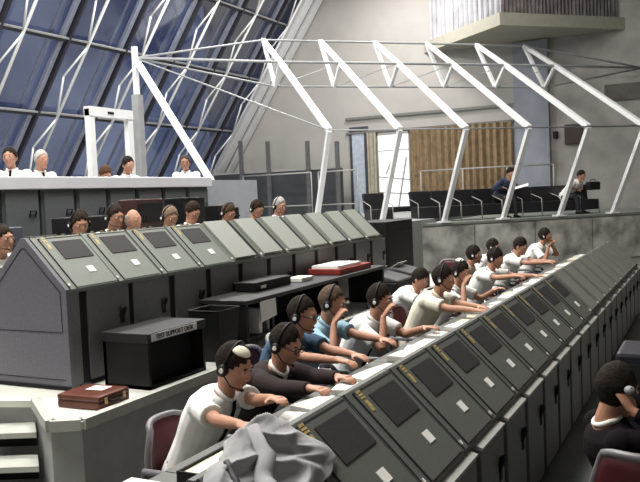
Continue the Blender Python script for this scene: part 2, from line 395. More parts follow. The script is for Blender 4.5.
# ------------------------------------------------------------------ things on the middle platform
r = empty('low_cabinet', (-4.30, 4.83, ZB), 'black low cabinet with a white lettered strip standing against the middle row', 'cabinet')
MB().box((-.12, 0, 0), (.33, .03, .37)).box((-.12, .73, 0), (.33, .76, .37)).box((-.12, 0, 0), (-.09, .76, .37)).box((-.12, 0, 0), (.33, .76, .03)).build('carcass', black, r)
MB().box((-.13, -.01, .37), (.345, .77, .445)).build('top', black2, r, bevel=.006)
MB().box((.18, .03, .03), (.20, .73, .37)).build('opening_shade', slot, r)  # near-black sheet added to stand for the shade inside the open front
sg = MB().box((.345, .03, .380), (.350, .63, .436)).build('lettered_strip', label_m, r)
tcu = bpy.data.curves.new('strip_lettering', 'FONT'); tcu.body = 'TEST SUPPORT DESK'; tcu.size = .054; tcu.align_x = 'CENTER'; tcu.align_y = 'CENTER'; tcu.extrude = .001; tcu.offset = .0012
to = bpy.data.objects.new('lettering', tcu); COL.objects.link(to)
dg = bpy.context.evaluated_depsgraph_get(); tm = bpy.data.meshes.new_from_object(to.evaluated_get(dg)); bpy.data.objects.remove(to)
to = bpy.data.objects.new('lettering', tm); COL.objects.link(to); to.parent = sg; tm.materials.clear(); tm.materials.append(black)
to.matrix_local = Matrix(((0, 0, 1, .3515), (1, 0, 0, .33), (0, 1, 0, .408), (0, 0, 0, 1)))

r = empty('waste_bin', (-4.14, 6.00, ZB), 'black open waste bin between the low lettered cabinet and the dark table', 'bin')
m = MB(); q0 = .13; q1 = .17; hz = .47
vs = [(-q0, -q0, 0), (q0, -q0, 0), (q0, q0, 0), (-q0, q0, 0), (-q1, -q1, hz), (q1, -q1, hz), (q1, q1, hz), (-q1, q1, hz), (-q1 + .01, -q1 + .01, hz), (q1 - .01, -q1 + .01, hz), (q1 - .01, q1 - .01, hz), (-q1 + .01, q1 - .01, hz), (-q0 + .01, -q0 + .01, .02), (q0 - .01, -q0 + .01, .02), (q0 - .01, q0 - .01, .02), (-q0 + .01, q0 - .01, .02)]
m.add(vs, [(0, 3, 2, 1), (0, 1, 5, 4), (1, 2, 6, 5), (2, 3, 7, 6), (3, 0, 4, 7), (4, 5, 9, 8), (5, 6, 10, 9), (6, 7, 11, 10), (7, 4, 8, 11), (8, 9, 13, 12), (9, 10, 14, 13), (10, 11, 15, 14), (11, 8, 12, 15), (12, 13, 14, 15)]); m.build('bin_body', black, r)
MB().tube([(-q1, -q1, hz), (q1, -q1, hz), (q1, q1, hz), (-q1, q1, hz), (-q1, -q1, hz)], .007, 6).build('rim', black2, r)

r = r0 = empty('side_table', (-4.25, 6.30, ZB), 'dark table with open shelf holding manuals beside the middle row', 'table')
MB().box((-.27, 0, .46), (.28, 3.5, .50)).build('table_top', black2, r, bevel=.005)
MB().box((-.25, .01, 0), (.26, .05, .46)).build('end_panel', black, r); MB().box((-.25, 3.44, 0), (.26, 3.48, .46)).build('end_panel', black, r); MB().box((-.25, 2.05, 0), (.26, 2.09, .46)).build('divider', black, r)
MB().box((-.25, 0.05, .12), (.26, 2.05, .14)).build('lower_shelf', black, r)
MB().box((-.25, 0.05, 0.0), (-.23, 2.05, .46)).build('back_panel', black, r)
for k, (c_, h_, th, lbl) in enumerate([(label_m, .25, .06, 'white-spined manual standing nearest on the lower shelf of the dark table'), (black2, .27, .05, 'black-spined manual standing beside the white-spined one'), (grey_steel, .25, .03, 'thin grey manual standing on the shelf of the dark table'), (black2, .26, .05, 'black manual standing right of the thin grey manual')]):
    y = 6.58 + k * .085
    b = empty('manual', (-4.1, y, ZB + .14), lbl, 'book', 'manuals on the lower table shelf')
    MB().box((-.10, 0, 0), (.08, th, h_)).build('cover', c_, b); MB().box((-.095, .006, .004), (.0, th - .006, h_ + .003)).build('pages', paper, b)
MB().obox((.275, .40, .37), (0, 1, .1), (0, -.1, 1), (1, 0, 0), .15, .10, .003).build('notice_sheet', paper, r0)
r = empty('telephone_unit', (-4.36, 6.9, ZB + .50), 'low black unit with a small white tag on the dark table', 'equipment')
MB().box((-.12, 0, 0), (.13, .75, .10)).build('body', black, r, bevel=.01); MB().box((.13, .1, .03), (.134, .2, .06)).build('tag', label_m, r)
o = MB().obox((-4.28, 7.95, ZB + .525), (0, 1, 0), (1, 0, 0), (0, 0, 1), .14, .10, .02).build('paper_pad', paper); tag(o, 'small pale paper pad at the far end of the dark table', 'paper')
r = empty('document_box', (-4.27, 8.55, ZB + .50), 'flat dark red document box at the far end of the dark table, under a booklet', 'box')
MB().box((-.22, 0, 0), (.22, .95, .07)).build('box_body', redbox, r, bevel=.01)
o = MB().obox((-4.27, 8.92, ZB + .59), (0, 1, 0), (1, 0, .0), (0, 0, 1), .34, .18, .018).build('booklet', paper); tag(o, 'white open booklet lying on the dark red document box', 'booklet')
for k, (y, lbl) in enumerate(((10.15, 'grey-lidded black teleprinter nearer of the two past the red box'), (10.95, 'grey-lidded black teleprinter farther of the two past the red box'))):
    r = empty('teleprinter', (-4.2, y, ZB), lbl, 'teleprinter', 'teleprinters by the middle row')
    MB().box((-.25, 0, 0), (.25, .6, .22)).build('body', black, r, bevel=.02)
    MB().prism_y([(-.25, .22), (.27, .22), (.27, .25), (-.1, .34), (-.25, .34)], .02, .58).build('lid', tray_m, r, bevel=.02)
    MB().obox((-.15, .3, .37), (0, 1, 0), (1, 0, .6), (-.6, 0, 1), .18, .08, .003).build('paper_feed', paper, r)
case(-5.05, 11.7, 12.9, ZB, 1.72, black, 'tall_cabinet', 'tall black cabinet at the far end of the raised middle row', .7, 'cabinet')

# briefcase
r = empty('briefcase', (-4.13, 4.39, ZB), 'brown leather briefcase lying on the pale platform corner', 'briefcase', rz=math.radians(2))
MB().box((-.20, -.17, 0), (.19, .17, .055)).build('lower_shell', leather, r, bevel=.012)
MB().box((-.20, -.17, .058), (.19, .17, .10)).build('lid', leather, r, bevel=.012)
MB().box((-.195, -.165, .05), (.185, .165, .062)).build('seam', black, r)
for y in (-.10, .10): MB().box((.188, y - .015, .035), (.198, y + .015, .08)).build('latch', brass, r, bevel=.002)
MB().tube([(.19, -.06, .05), (.215, -.055, .05), (.222, 0, .05), (.215, .055, .05), (.19, .06, .05)], .008, 6).build('handle', black, r, True)
o = MB().obox((-4.13, 4.44, ZB + .1035), (1, .1, 0), (-.1, 1, 0), (0, 0, 1), .075, .06, .001).build('note_paper', paper); tag(o, 'white note paper lying on top of the brown briefcase', 'paper')
o = MB().box((-4.40, 4.53, ZB), (-4.34, 4.60, ZB + .09)).build('black_box', black); tag(o, 'small black box on the platform behind the briefcase against the end panel', 'box')

# ------------------------------------------------------------------ viewing gallery behind the rows
p0 = V3((-6.54, 20.48, 0)); dd = V3((1, 1, 0)) / R2; nb = V3((-1, 1, 0)) / R2
def gp(s, b, z): return p0 + dd * s + nb * b + V3((0, 0, z))
GZ = 1.32
gl = [gp(-6.5, 0, 0), gp(9.5, 0, 0), V3((0.18, 28.7, 0)), V3((-10.6, 28.7, 0)), V3((-13.0, 27.9, 0)), V3((-17, 27.9, 0)), V3((-17, 20, 0))]
gl = [gp(-6.5, 0, 0), gp(9.5, 0, 0), V3((.2, 28.75, 0)), V3((-15.5, 28.75, 0)), V3((-15.5, 20.7, 0))]
struct(MB().prism_z([(p.x, p.y) for p in gl], 0, GZ - .06).build('gallery_platform', mat('gallery_base_panel', (.30, .29, .275), .3, var=.3, scale=1.1, det=5)))
struct(MB().prism_z([(p.x + .03, p.y - .03) if i < 2 else (p.x, p.y) for i, p in enumerate(gl)], GZ - .06, GZ).build('gallery_floor', mat('grey_green_slab', (.20, .22, .20), .6, var=.1)))
# glossy panels on the base; pale blotches in their colour stand in for reflections
for k in range(6):
    m = MB().obox(gp(-1.0 + 1.9 * k + .92, -.03, .62), dd, (0, 0, 1), nb, .93, .60, .02)
    o = m.build('trim_%d' % (k + 3), mat('painted_reflection_panel', (.36, .35, .33), .12, var=.55, scale=2.2, spec=.9)); struct(o)

cf = empty('canopy_frame', gp(0, 0, GZ), 'white steel canopy frame of bent rafters standing around the viewing gallery', 'steel frame')
def cpos(p): return V3(p) - cf.location
for k in range(6):
    s = 1.82 * (k - 2)
    b = gp(s, .06, GZ); bd = gp(s, -1.33, 3.71); M_ = gp(s, 2.65, 6.0); T_ = gp(s, 4.40, 6.96); L_ = gp(s, 3.27, 5.40)
    MB().bar(cpos(b), cpos(bd), .12, .12).build('leg', white_steel, cf, bevel=.01)
    MB().bar(cpos(bd), cpos(M_), .14, .13).bar(cpos(M_), cpos(T_), .13, .12).build('rafter', white_steel, cf, bevel=.01)
    MB().bar(cpos(T_), cpos(L_), .10, .10).bar(cpos(L_), cpos(M_), .09, .09).build('web_brace', white_steel, cf)
    MB().obox(cpos(b) + V3((0, 0, .02)), dd, nb, (0, 0, 1), .14, .14, .02).build('foot_plate', white_steel, cf)
tipL = V3((-13.82, 16.94, 6.05)); tipR = V3((-2.15, 28.55, 5.96))
s0, s1 = -3.64, 5.46
for b_, z_, w_ in ((2.65, 6.0, .075), (4.40, 6.96, .06), (3.27, 5.40, .055)):
    a0, a1 = gp(s0, b_, z_), gp(s1, b_, z_)
    MB().tube([cpos(tipL), cpos(a0), cpos(a1), cpos(tipR)], w_ / 2, 8).build('chord', grey_steel, cf, True)
MB().tube([cpos(tipL), cpos(gp(s0, -1.33, 3.71)), cpos(gp(s1, -1.33, 3.71))], .022, 6).build('eaves_cable', grey_steel, cf, True)
MB().bar(cpos(tipL), cpos(gp(-5.5, .1, GZ)), .15, .13).build('corner_strut', white_steel, cf)
MB().bar(cpos((-13.82, 16.94, 6.35)), cpos((-13.82, 16.94, ZC)), .12, .12).build('corner_post', white_steel, cf)
for k in range(5):
    s = 1.82 * (k - 2)
    MB().tube([cpos(gp(s, 3.27, 5.40)), cpos(gp(s + 1.82, 2.65, 6.0))], .012, 5).build('tie_rod', grey_steel, cf)

# white door frame and conduit post on the upper tier
r = empty('door_frame', (-8.9, 9.66, ZC), 'white portal door frame standing free behind the upper row operators', 'door frame')
MB().box((-.05, 0, 0), (.05, .12, 2.28)).build('post', white_steel, r); MB().box((-.05, .93, 0), (.05, 1.05, 2.28)).build('post', white_steel, r)
MB().box((-.06, 0, 2.17), (.06, 1.05, 2.32)).build('head', white_steel, r); MB().box((.06, .42, 2.22), (.07, .56, 2.26)).build('sign_plate', black, r)
o = MB().box((-9.0, 10.88, ZC), (-8.86, 11.02, 4.05)).build('grey_post', grey_steel); tag(o, 'slim grey square post right of the white portal door frame', 'post')

# partition and pipe railing left of the gallery
struct(MB().box((-18.5, 27.3, GZ - .1), (-12.7, 27.4, 3.2)).build('partition', partition_m))
struct(MB().box((-18.5, 27.28, 3.2), (-12.7, 27.42, 3.27)).build('partition_cap', conc))
for k, (x, z) in enumerate(((-17.0, 4.5), (-15.75, 4.4), (-14.0, 4.3), (-12.75, 4.2))):
    o = MB().box((x - .07, 27.0, GZ), (x + .07, 27.12, z)).build('grey_stanchion', mat('dark_stanchion_grey', (.10, .10, .11), .5))
    tag(o, 'tall grey stanchion in front of the dark partition, %s' % ('leftmost near the last window', 'second from the left', 'third from the left', 'rightmost beside the curtained opening')[k], 'stanchion', 'stanchions by the partition')
def railing(a, b, h, n, label, mid=.5, m_=None):
    a = V3(a); b = V3(b); r = empty('pipe_railing', a, label, 'railing'); m_ = m_ or grey_steel
    MB().tube([(0, 0, h), (b - a) + V3((0, 0, h))], .03, 8).build('top_rail', m_, r, True)
    MB().tube([(0, 0, h * mid), (b - a) + V3((0, 0, h * mid))], .022, 8).build('mid_rail', m_, r, True)
    for k in range(n + 1):
        p = (b - a) * (k / n); MB().tube([p, p + V3((0, 0, h))], .028, 8).build('post', m_, r, True)
    return r
railing((-16.6, 26.5, GZ), (-13.6, 26.5, GZ), 1.75, 1, 'grey pipe railing before the dark partition on the left', .3, ledge_m)
railing((-13.3, 26.5, GZ), (-11.7, 26.5, GZ), 1.75, 1, 'short grey pipe railing between partition and curtained opening', .3, ledge_m)
railing((-9.6, 27.4, GZ), (-4.9, 27.4, GZ), 1.6, 3, 'long grey pipe railing in front of the brown curtain', .45, ledge_m)

# opening with curtain, bright window and door
dk = mat('dark_door_jamb', (.05, .055, .065), .5)
o = MB().box((-13.1, W - .10, 5.1), (-6.15, W - .02, 5.2)).box((-13.1, W - .1, 4.55), (-6.15, W - .02, 4.62)).build('trim_header', mat('grey_header', (.16, .155, .15), .7)); struct(o)
dr = empty('door_1', (-12.95, W - .08, GZ)); struct(dr)
MB().box((0, 0, 0), (.10, .06, 3.35)).box((.62, 0, 0), (.80, .06, 3.5)).box((0, 0, 3.25), (.62, .06, 3.5)).build('door_frame', dk, dr)
MB().box((.10, .02, 0), (.62, .05, 3.25)).build('pane', mat('pale_blue_door_glass', (.42, .47, .55), .2), dr)
w1 = empty('window_12', (-11.75, W - .08, GZ)); struct(w1)
MB().box((0, .03, .1), (1.25, .06, 3.1)).build('pane', day, w1)
MB().box((-.06, 0, 0), (0, .07, 3.2)).box((1.25, 0, 0), (1.32, .07, 3.2)).box((-.06, 0, 3.1), (1.32, .07, 3.2)).build('window_frame', ledge_m, w1)
MB().bar((1.0, .0, 3.05), (.3, .0, 1.6), .05, .04).bar((1.15, 0, 2.2), (.75, 0, .2), .05, .04).bar((0, 0, 1.5), (1.25, 0, 1.35), .05, .04).bar((.02, 0, .9), (1.25, 0, .8), .04, .04).bar((.02, 0, 2.5), (1.25, 0, 2.5), .03, .03).build('brace', ledge_m, w1)
def curtain(x0, x1, z0, z1, m_, label, amp=.07, wl=.26):
    m = MB(); n = int((x1 - x0) / wl * 12); vs = []
    for k in range(n + 1):
        x = x0 + (x1 - x0) * k / n; ph = 2 * PI * (x - x0) / wl; y = W - .22 + amp * math.sin(ph) + .02 * math.sin(ph * .37)
        vs += [(x, y, z0), (x + .01 * math.sin(ph * 2), y, z1)]
    for k in range(n + 1): vs += [(vs[2 * k][0], vs[2 * k][1] + .012, z0), (vs[2 * k + 1][0], vs[2 * k][1] + .012, z1)]
    q = 2 * (n + 1)
    fs = [(2 * k, 2 * k + 2, 2 * k + 3, 2 * k + 1) for k in range(n)] + [(q + 2 * k, q + 2 * k + 1, q + 2 * k + 3, q + 2 * k + 2) for k in range(n)]
    m.add(vs, fs); o = m.build('curtain', m_, None, True); tag(o, label, 'curtain'); return o
curtain(-10.4, -6.5, GZ + .02, 4.55, curtain_m, 'wide pleated brown curtain hanging right of the bright window')
curtain(-12.15, -11.78, GZ + .02, 4.55, mat('beige_curtain', (.36, .33, .27), .9), 'narrow beige curtain hanging left of the bright window', .05, .18)
o = MB().box((-4.75, W + .02, 3.62), (-4.15, W + .18, 4.3)).build('wall_speaker_box', brownwood, bevel=.01); tag(o, 'dark brown square box fixed high on the grey wall right of the column', 'wall box')
o = MB().box((-5.15, W + .05, 3.85), (-4.98, W + .18, 4.1)).build('wall_bell', black, bevel=.02); tag(o, 'small black wall fitting between column and brown box', 'wall fitting')
o = MB().box((-3.4, W + .08, 5.0), (-2.2, W + .18, 5.55)).build('wall_plate', mat('dark_wall_plate', (.12, .11, .10), .8)); tag(o, 'dim dark rectangular plate on the grey wall near the right picture edge', 'wall plate')
# balcony
bl = empty('balcony', (-9.77, 28.7, 7.75)); struct(bl)
def bp(x, y, z): return V3((x, y, z)) - bl.location
PB = [(-9.77, 28.74), (-6.10, 25.45), (-2.72, 28.92)]
bz0, bz1 = 7.36, 7.76
m = MB(); m.prism_z([(x - bl.location.x, y - bl.location.y) for x, y in PB], bz0 - bl.location.z, bz1 - bl.location.z); m.build('slab', mat('balcony_plaster', (.36, .345, .29), .8, var=.06), bl)
bm_l = mat('pale_louvre', (.36, .36, .39), .6, var=.2, scale=2); bm_r = mat('brown_slat', (.14, .12, .12), .6, var=.45, scale=3)
for (a, b, mm, n, nm) in ((PB[0], PB[1], bm_l, 16, 'louvre_screen'), (PB[1], PB[2], bm_r, 34, 'slat_screen')):
    m = MB(); a = V3((*a, 0)); b = V3((*b, 0)); d = (b - a); inn = V3((0, .25, 0))
    m.bar(a + inn + V3((0, 0, 9.0)) - bl.location, b + inn + V3((0, 0, 9.0)) - bl.location, .03, 2.5)
    rr = random.Random(5)
    for k in range(n):
        p = a + d * ((k + .5) / n) + inn * .8; m.bar(p + V3((0, 0, bz1)) - bl.location, p + V3((0, 0, 10.2)) - bl.location, .05 + .05 * rr.random(), .05)
    m.build(nm, mm, bl)

# gallery seating: black vinyl chairs
def lounge():
    r = empty('gallery_chair')
    MB().box((-.315, -.28, .12), (.315, .28, .43)).build('seat', vinyl, r, bevel=.03)
    m = MB().obox((0, .31, .60), (1, 0, 0), (0, .18, 1), (0, 1, -.18), .315, .27, .05); m.build('backrest', vinyl, r, bevel=.02)
    for sx in (-1, 1):
        MB().tube([(sx * .325, -.27, 0), (sx * .325, -.25, .52), (sx * .325, .30, .66)], .014, 8).build('armrest', ledge_m, r, True)
    MB().bar((-.31, 0, .3), (.31, 0, .3), .04).build('cross_rail', chrome, r)
    return r
lc = lounge(); first = True
LN = ['leftmost', 'second from left', 'third from left', 'fourth from left', 'fifth from left', 'sixth from left', 'seventh from left', 'eighth from left', 'ninth from left', 'rightmost']
for k in range(10):
    s = -.75 + .66 * k
    if k == 0: s = -1.5
    c = lc if first else copy_tree(lc); first = False
    c.location = gp(s, 1.0, GZ); c.rotation_euler = (0, 0, PI / 4)
    tag(c, 'black vinyl lounge chair in the viewing gallery, ' + LN[k], 'chair', 'gallery chairs')
r = empty('bench', gp(-.6, 1.9, GZ), 'low dark bench behind the chairs in front of the brown curtain', 'bench', rz=PI / 4)
MB().box((-.8, -.25, .30), (.8, .25, .46)).build('seat', vinyl, r, bevel=.05)
for x in (-.7, .7): MB().box((x - .03, -.2, 0), (x + .03, .2, .3)).build('leg', black2, r)

# ------------------------------------------------------------------ people
def remesh(mb, name, m_, parent, vox, smooth_it=3):
    o = mb.build(name, m_, None, True)
    md = o.modifiers.new('r', 'REMESH'); md.mode = 'VOXEL'; md.voxel_size = vox; md.use_smooth_shade = True
    sm = o.modifiers.new('s', 'SMOOTH'); sm.iterations = smooth_it; sm.factor = .5
    dg = bpy.context.evaluated_depsgraph_get(); me = bpy.data.meshes.new_from_object(o.evaluated_get(dg))
    old = o.data; o.modifiers.clear(); o.data = me; bpy.data.meshes.remove(old); me.name = name
    for p in me.polygons: p.use_smooth = True
    o.parent = parent
    return o
def skinm(k): return mat('skin_%d' % k, [(.46, .25, .16), (.42, .215, .14), (.52, .30, .20)][k], .55, var=.08, scale=20)
CLOTH = {}
def cloth(name, col, var=.06, scale=9):
    return mat('cloth_' + name, col, .9, var=var, scale=scale, bump=.35, spec=.12)
WHITE = (.88, .87, .85)
def ik(s, t, la, lb, hint):
    d = t - s; D = d.length
    if D > (la + lb) * .995: t = s + d.normalized() * (la + lb) * .995; d = t - s; D = d.length
    a = (la * la - lb * lb + D * D) / (2 * D); h = math.sqrt(max(la * la - a * a, 0)); n = d.normalized()
    hv = (hint - n * hint.dot(n)).normalized()
    return s + n * a + hv * h, t
def person(label, H, yaw, floor, hands=None, look=(0, 0), shirt=('white', WHITE), sleeve='short', trousers=(.05, .05, .06), hair=(.02, .015, .012), hairstyle='short', skin=0,
           tie=None, headset=True, hk=1.12, size=1., glasses=False, near=False, stand=False, seatmax=.62, tilt=0, group=None, hints=None, maxlean=.42, TL=(.53, .53), recline=0., badge=None):
    H = V3(H); f = V3((math.cos(yaw), math.sin(yaw), 0)); l = V3((-f.y, f.x, 0)); z = V3((0, 0, 1))
    vox = .0065 if near else .011
    # neck and hip
    N = H - z * .145 - f * .062
    hipz = floor + (.9 if stand else .57)
    tl = .50
    dz = N.z - hipz
    if dz > TL[1]: hipz = N.z - TL[1]; dz = TL[1]
    if dz < .36: dz = .36; hipz = N.z - .36
    back = min(math.sqrt(max(TL[0] ** 2 - dz * dz, 0)), maxlean)
    if recline: back = -recline
    Hp = V3((N.x, N.y, hipz)) - f * (back + .03)
    ax = (N - Hp).normalized(); fx = (f - ax * f.dot(ax)).normalized()
    def spine(t): return Hp + (N - Hp) * t - fx * (.035 * math.sin(PI * t))
    def torso(m, g, top=True):
        rs = []
        for t, w_, d_, o_ in ((-.16, .155, .11, 0), (-.04, .172, .125, 0), (.15, .160, .118, .01), (.35, .155, .112, .01), (.6, .182, .128, .01), (.78, .190, .124, .0), (.90, .160, .095, -.01), (.97, .085, .062, -.005)):
            rs.append((spine(t) + fx * o_, l, fx, w_ + g, d_ + g))
        m.rings(rs, 18)
    shp = [spine(.86) + l * (.178 * s_) - fx * .0 for s_ in (1, -1)]
    if hands is None: hands = [None, None]
    hd = []
    for i, s_ in enumerate((1, -1)):
        t = hands[i]
        t = V3(t) if t is not None else Hp + f * .36 + l * (.13 * s_) + z * .12
        hd.append(t)
    body = MB()
    # head
    py = yaw + look[0]
    hf = V3((math.cos(py), math.sin(py), 0)); hl = V3((-hf.y, hf.x, 0))
    pt = look[1]; hu = z * math.cos(pt) + hf * math.sin(pt); hf = hf * math.cos(pt) - z * math.sin(pt)
    hl2 = hl * math.cos(tilt) + hu * math.sin(tilt); hu = hu * math.cos(tilt) - hl * math.sin(tilt); hl = hl2
    hf = hf * hk; hl = hl * hk; hu = hu * hk
    def hp(x, y, zz): return H + hf * x + hl * y + hu * zz
    def shape(x, y, q):
        if q < 0:
            y *= 1 - .34 * (-q) ** 1.3
            if x < 0: x *= 1 - .45 * (-q)
            else: x *= 1 - .04 * (-q)
        elif x > 0: x *= 1 - .10 * q
        return x, y, q
    body.ball(H, hf * .094, hl * .074, hu * .118, 20, 14, shape)
    body.ball(hp(.070, 0, -.092), hf * .022, hl * .026, hu * .020, 8, 6)          # chin
    body.rings([(hp(.088, 0, .018), hl, hu, .008, .008), (hp(.106, 0, -.012), hl, hu, .011, .010), (hp(.112, 0, -.026), hl, hu, .014, .010), (hp(.086, 0, -.036), hl, hu, .013, .006)], 8)
    body.ball(hp(.082, 0, .034), hf * .012, hl * .045, hu * .010, 8, 6)           # brow
    body.ball(hp(.088, 0, -.062), hf * .009, hl * .022, hu * .010, 8, 6)          # lips
    for s_ in (1, -1): body.ball(hp(-.008, .074 * s_, -.008), hf * .018, hl * .010, hu * .030, 8, 6)
    body.tube([spine(.9), N + fx * .005, hp(-.018, 0, -.06)], [.066, .055, .054], 12)
    # torso and arms
    torso(body, 0)
    sm = MB(); torso(sm, .014)
    elbows = []
    for i, s_ in enumerate((1, -1)):
        hint = V3(hints[i]) if hints and hints[i] is not None else -z * .9 + l * s_ * .5 - f * .3
        sh = shp[i]; T = hd[i]
        dirn = (T - sh).normalized()
        wr = T - dirn * .075
        el, wr = ik(sh, wr, .295, .265, hint); elbows.append(el)
        body.tube([sh - l * s_ * .03, sh + (el - sh) * .3, el], [.052, .046, .037], 10)
        body.tube([el, el + (wr - el) * .3, wr], [.038, .037, .025], 10)
        body.ball(sh, l * .062, fx * .058, ax * .058, 10, 8)
        sm.ball(sh, l * .076, fx * .072, ax * .070, 12, 8)
        if sleeve == 'short':
            e2 = sh + (el - sh) * .72; sm.tube([sh - l * s_ * .03, sh + (el - sh) * .25, e2], [.070, .068, .070], 12)
        else:
            sm.tube([sh - l * s_ * .03, sh + (el - sh) * .3, el], [.070, .064, .054], 12); sm.tube([el, el + (wr - el) * .4, el + (wr - el) * .93], [.054, .050, .039], 12)
        # hand
        fa = (wr - el).normalized(); hdir = (T - wr)
        hdir = (hdir.normalized() * .5 + fa * .7).normalized()
        side = hdir.cross(z)
        side = (side if side.length > .2 else l).normalized(); pn = side.cross(hdir).normalized()
        if pn.z < 0: pn = -pn
        thumb_s = 1 if (side.dot(l) * s_) < 0 else -1
        palm = wr + hdir * .052
        body.rings([(wr, side, pn, .027, .019), (wr + hdir * .02, side, pn, .033, .018), (palm, side, pn, .042, .016), (wr + hdir * .095, side, pn, .040, .013)], 12)
        for q, (off, ln) in enumerate(((-.031, .060), (-.0105, .072), (.0105, .078), (.031, .070))):
            off *= -thumb_s if True else 1
            a0 = wr + hdir * .088 + side * off; curl = .25 + .1 * q
            d1 = (hdir * math.cos(curl * .6) - pn * math.sin(curl * .6)).normalized(); d2 = (hdir * math.cos(curl * 1.8) - pn * math.sin(curl * 1.8)).normalized(); d3 = (hdir * math.cos(curl * 3) - pn * math.sin(curl * 3)).normalized()
            p1 = a0 + d1 * ln * .45; p2 = p1 + d2 * ln * .32; p3 = p2 + d3 * ln * .25
            body.tube([a0 - hdir * .02, p1, p2, p3], [.0095, .0088, .008, .0068], 8)
        t0 = wr + hdir * .025 + side * thumb_s * .028; t1 = t0 + (hdir * .6 + side * thumb_s * .8 - pn * .2).normalized() * .038; t2 = t1 + (hdir * .9 + side * thumb_s * .3 - pn * .3).normalized() * .030
        body.tube([t0 - hdir * .012, t1, t2], [.013, .0105, .0085], 8)
    # legs
    tm_ = MB(); shoe = MB()
    tr = [(spine(t), l, fx, w_, d_) for t, w_, d_ in ((-.18, .165, .125), (-.04, .182, .136), (.12, .172, .128))]
    tm_.rings(tr, 16)
    hb = Hp
    for s_ in (1, -1):
        hj = hb + l * s_ * .09 - z * .03
        if stand:
            kn = hj + f * .03 - z * (hj.z - floor) * .48; an = V3((hj.x, hj.y, floor + .08)) + l * s_ * .02
        else:
            kn = hj + f * .42 + l * s_ * .05; kn.z = max(hj.z - .03, floor + .46); an = kn + f * (.03) ; an.z = floor + .09
        body.tube([hj, kn], [.075, .052], 10); body.tube([kn, (kn + an) / 2 - f * .01, an], [.052, .048, .034], 10)
        tm_.tube([hj, hj + (kn - hj) * .5, kn], [.095, .086, .072], 12); tm_.tube([kn, (kn + an) / 2, an + z * .0], [.070, .066, .058], 12)
        body.rings([(an - f * .05 - z * .045, l, z, .03, .03), (an - z * .035, l, z, .036, .045), (an + f * .09 - z * .06, l, z, .042, .022), (an + f * .15 - z * .065, l, z, .03, .016)], 10)
        shoe.rings([(an - f * .065 - z * .045, l, z, .034, .036), (an - z * .04, l, z, .041, .048), (an + f * .09 - z * .058, l, z, .047, .030), (an + f * .17 - z * .066, l, z, .030, .022)], 10)
    o = remesh(body, 'person', skinm(skin), None, vox, 2); tag(o, label, 'person', group)
    remesh(sm, 'shirt' if sleeve == 'short' or shirt[0].endswith('shirt') else ('jacket' if sleeve == 'jacket' else 'shirt'), cloth(*shirt), o, max(vox, .009), 2)
    remesh(tm_, 'trousers', cloth('trousers%02d' % int(trousers[0] * 100), trousers), o, .012, 2)
    remesh(shoe, 'shoes', black, o, .012, 1)
    # collar
    ccol = paper if sleeve == 'jacket' else cloth(*shirt)
    cc = spine(.985) + fx * .004
    m = MB(); ring = []
    for k in range(25):
        a = 2 * PI * k / 24; ring.append(cc + l * (math.cos(a) * .066) + fx * (math.sin(a) * .064 + .006) + ax * (.012 - .022 * max(math.sin(a), 0)))
    m.tube(ring, .013, 6); m.build('collar', ccol, o, True)
    if tie:
        a = spine(.95) + fx * .10
        pts = [spine(.98) + fx * .078, spine(.90) + fx * .112, spine(.72) + fx * .146, spine(.45) + fx * .142, spine(.22) + fx * .138]
        m = MB(); ws = [.016, .014, .022, .032, .036]
        m.rings([(p, l, ax.cross(l), w_, .007) for p, w_ in zip(pts, ws)], 8); m.build('tie', cloth('tie', tie), o, True)
    if sleeve == 'jacket':
        m = MB()
        for s_ in (1, -1):
            m.bar(spine(.95) + fx * .09 + l * s_ * .05, spine(.55) + fx * .135 + l * s_ * .012, .035, .012, fx)
        m.build('lapels', cloth(*shirt), o)
        m = MB(); m.rings([(spine(.95) + fx * .088, l, ax, .03, .005), (spine(.75) + fx * .136, l, ax, .02, .004)], 8); m.build('shirt_front', paper, o)
    if badge:
        MB().obox(spine(.55) + fx * .145 + l * -.07, l, ax, fx, .018, .045, .003).build('badge', gold, o)
    # hair
    if hairstyle != 'bald_top':
        def hs(x, y, q): return shape(x, y, q)
        m = MB(); m.ball(hp(-.010, 0, .014), hf * .100, hl * .082, hu * .120, 24, 18, hs)
        keep = []
        for fc in m.f:
            c = sum((m.v[i] for i in fc), V3()) / len(fc) - H; cx, cz, cy = c.dot(hf) / hk ** 2, c.dot(hu) / hk ** 2, 0
            th = -.088 if cx < -.025 else (-.088 + (cx + .025) / .05 * .11 if cx < .025 else .022 + (cx - .025) / .05 * .045)
            if hairstyle == 'receding': th += .02 if cx > 0 else 0
            if cz > th: keep.append(fc)
        m.f = keep
    else:
        m = MB(); m.ball(hp(-.012, 0, .0), hf * .098, hl * .080, hu * .116, 24, 18, shape)
        keep = []
        for fc in m.f:
            c = sum((m.v[i] for i in fc), V3()) / len(fc) - H; cx, cz = c.dot(hf) / hk ** 2, c.dot(hu) / hk ** 2
            if cx < .02 and -.06 < cz < .055: keep.append(fc)
        m.f = keep
    hm = m.build('hair', mat('hair_%03d' % int(hair[0] * 1000), hair, .8, var=.5, scale=60, bump=.6, spec=.1), o, True)
    sd = hm.modifiers.new('t', 'SOLIDIFY'); sd.thickness = .012; sd.offset = -1
    # eyes and mouth
    for s_ in (1, -1):
        e_ = MB().ball(hp(.079, .031 * s_, .010), hf * .012, hl * .015, hu * .009, 8, 6).build('eye', mat('eye_white', (.45, .42, .40), .3), o, True)
        MB().ball(hp(.087, .031 * s_, .010), hf * .005, hl * .007, hu * .007, 8, 6).build('iris', black, e_, True)
        if near: MB().ball(hp(.086, .031 * s_, .030), hf * .008, hl * .020, hu * .005, 8, 6).build('eyebrow', mat('hair_%03d' % int(hair[0] * 1000), hair), o, True)
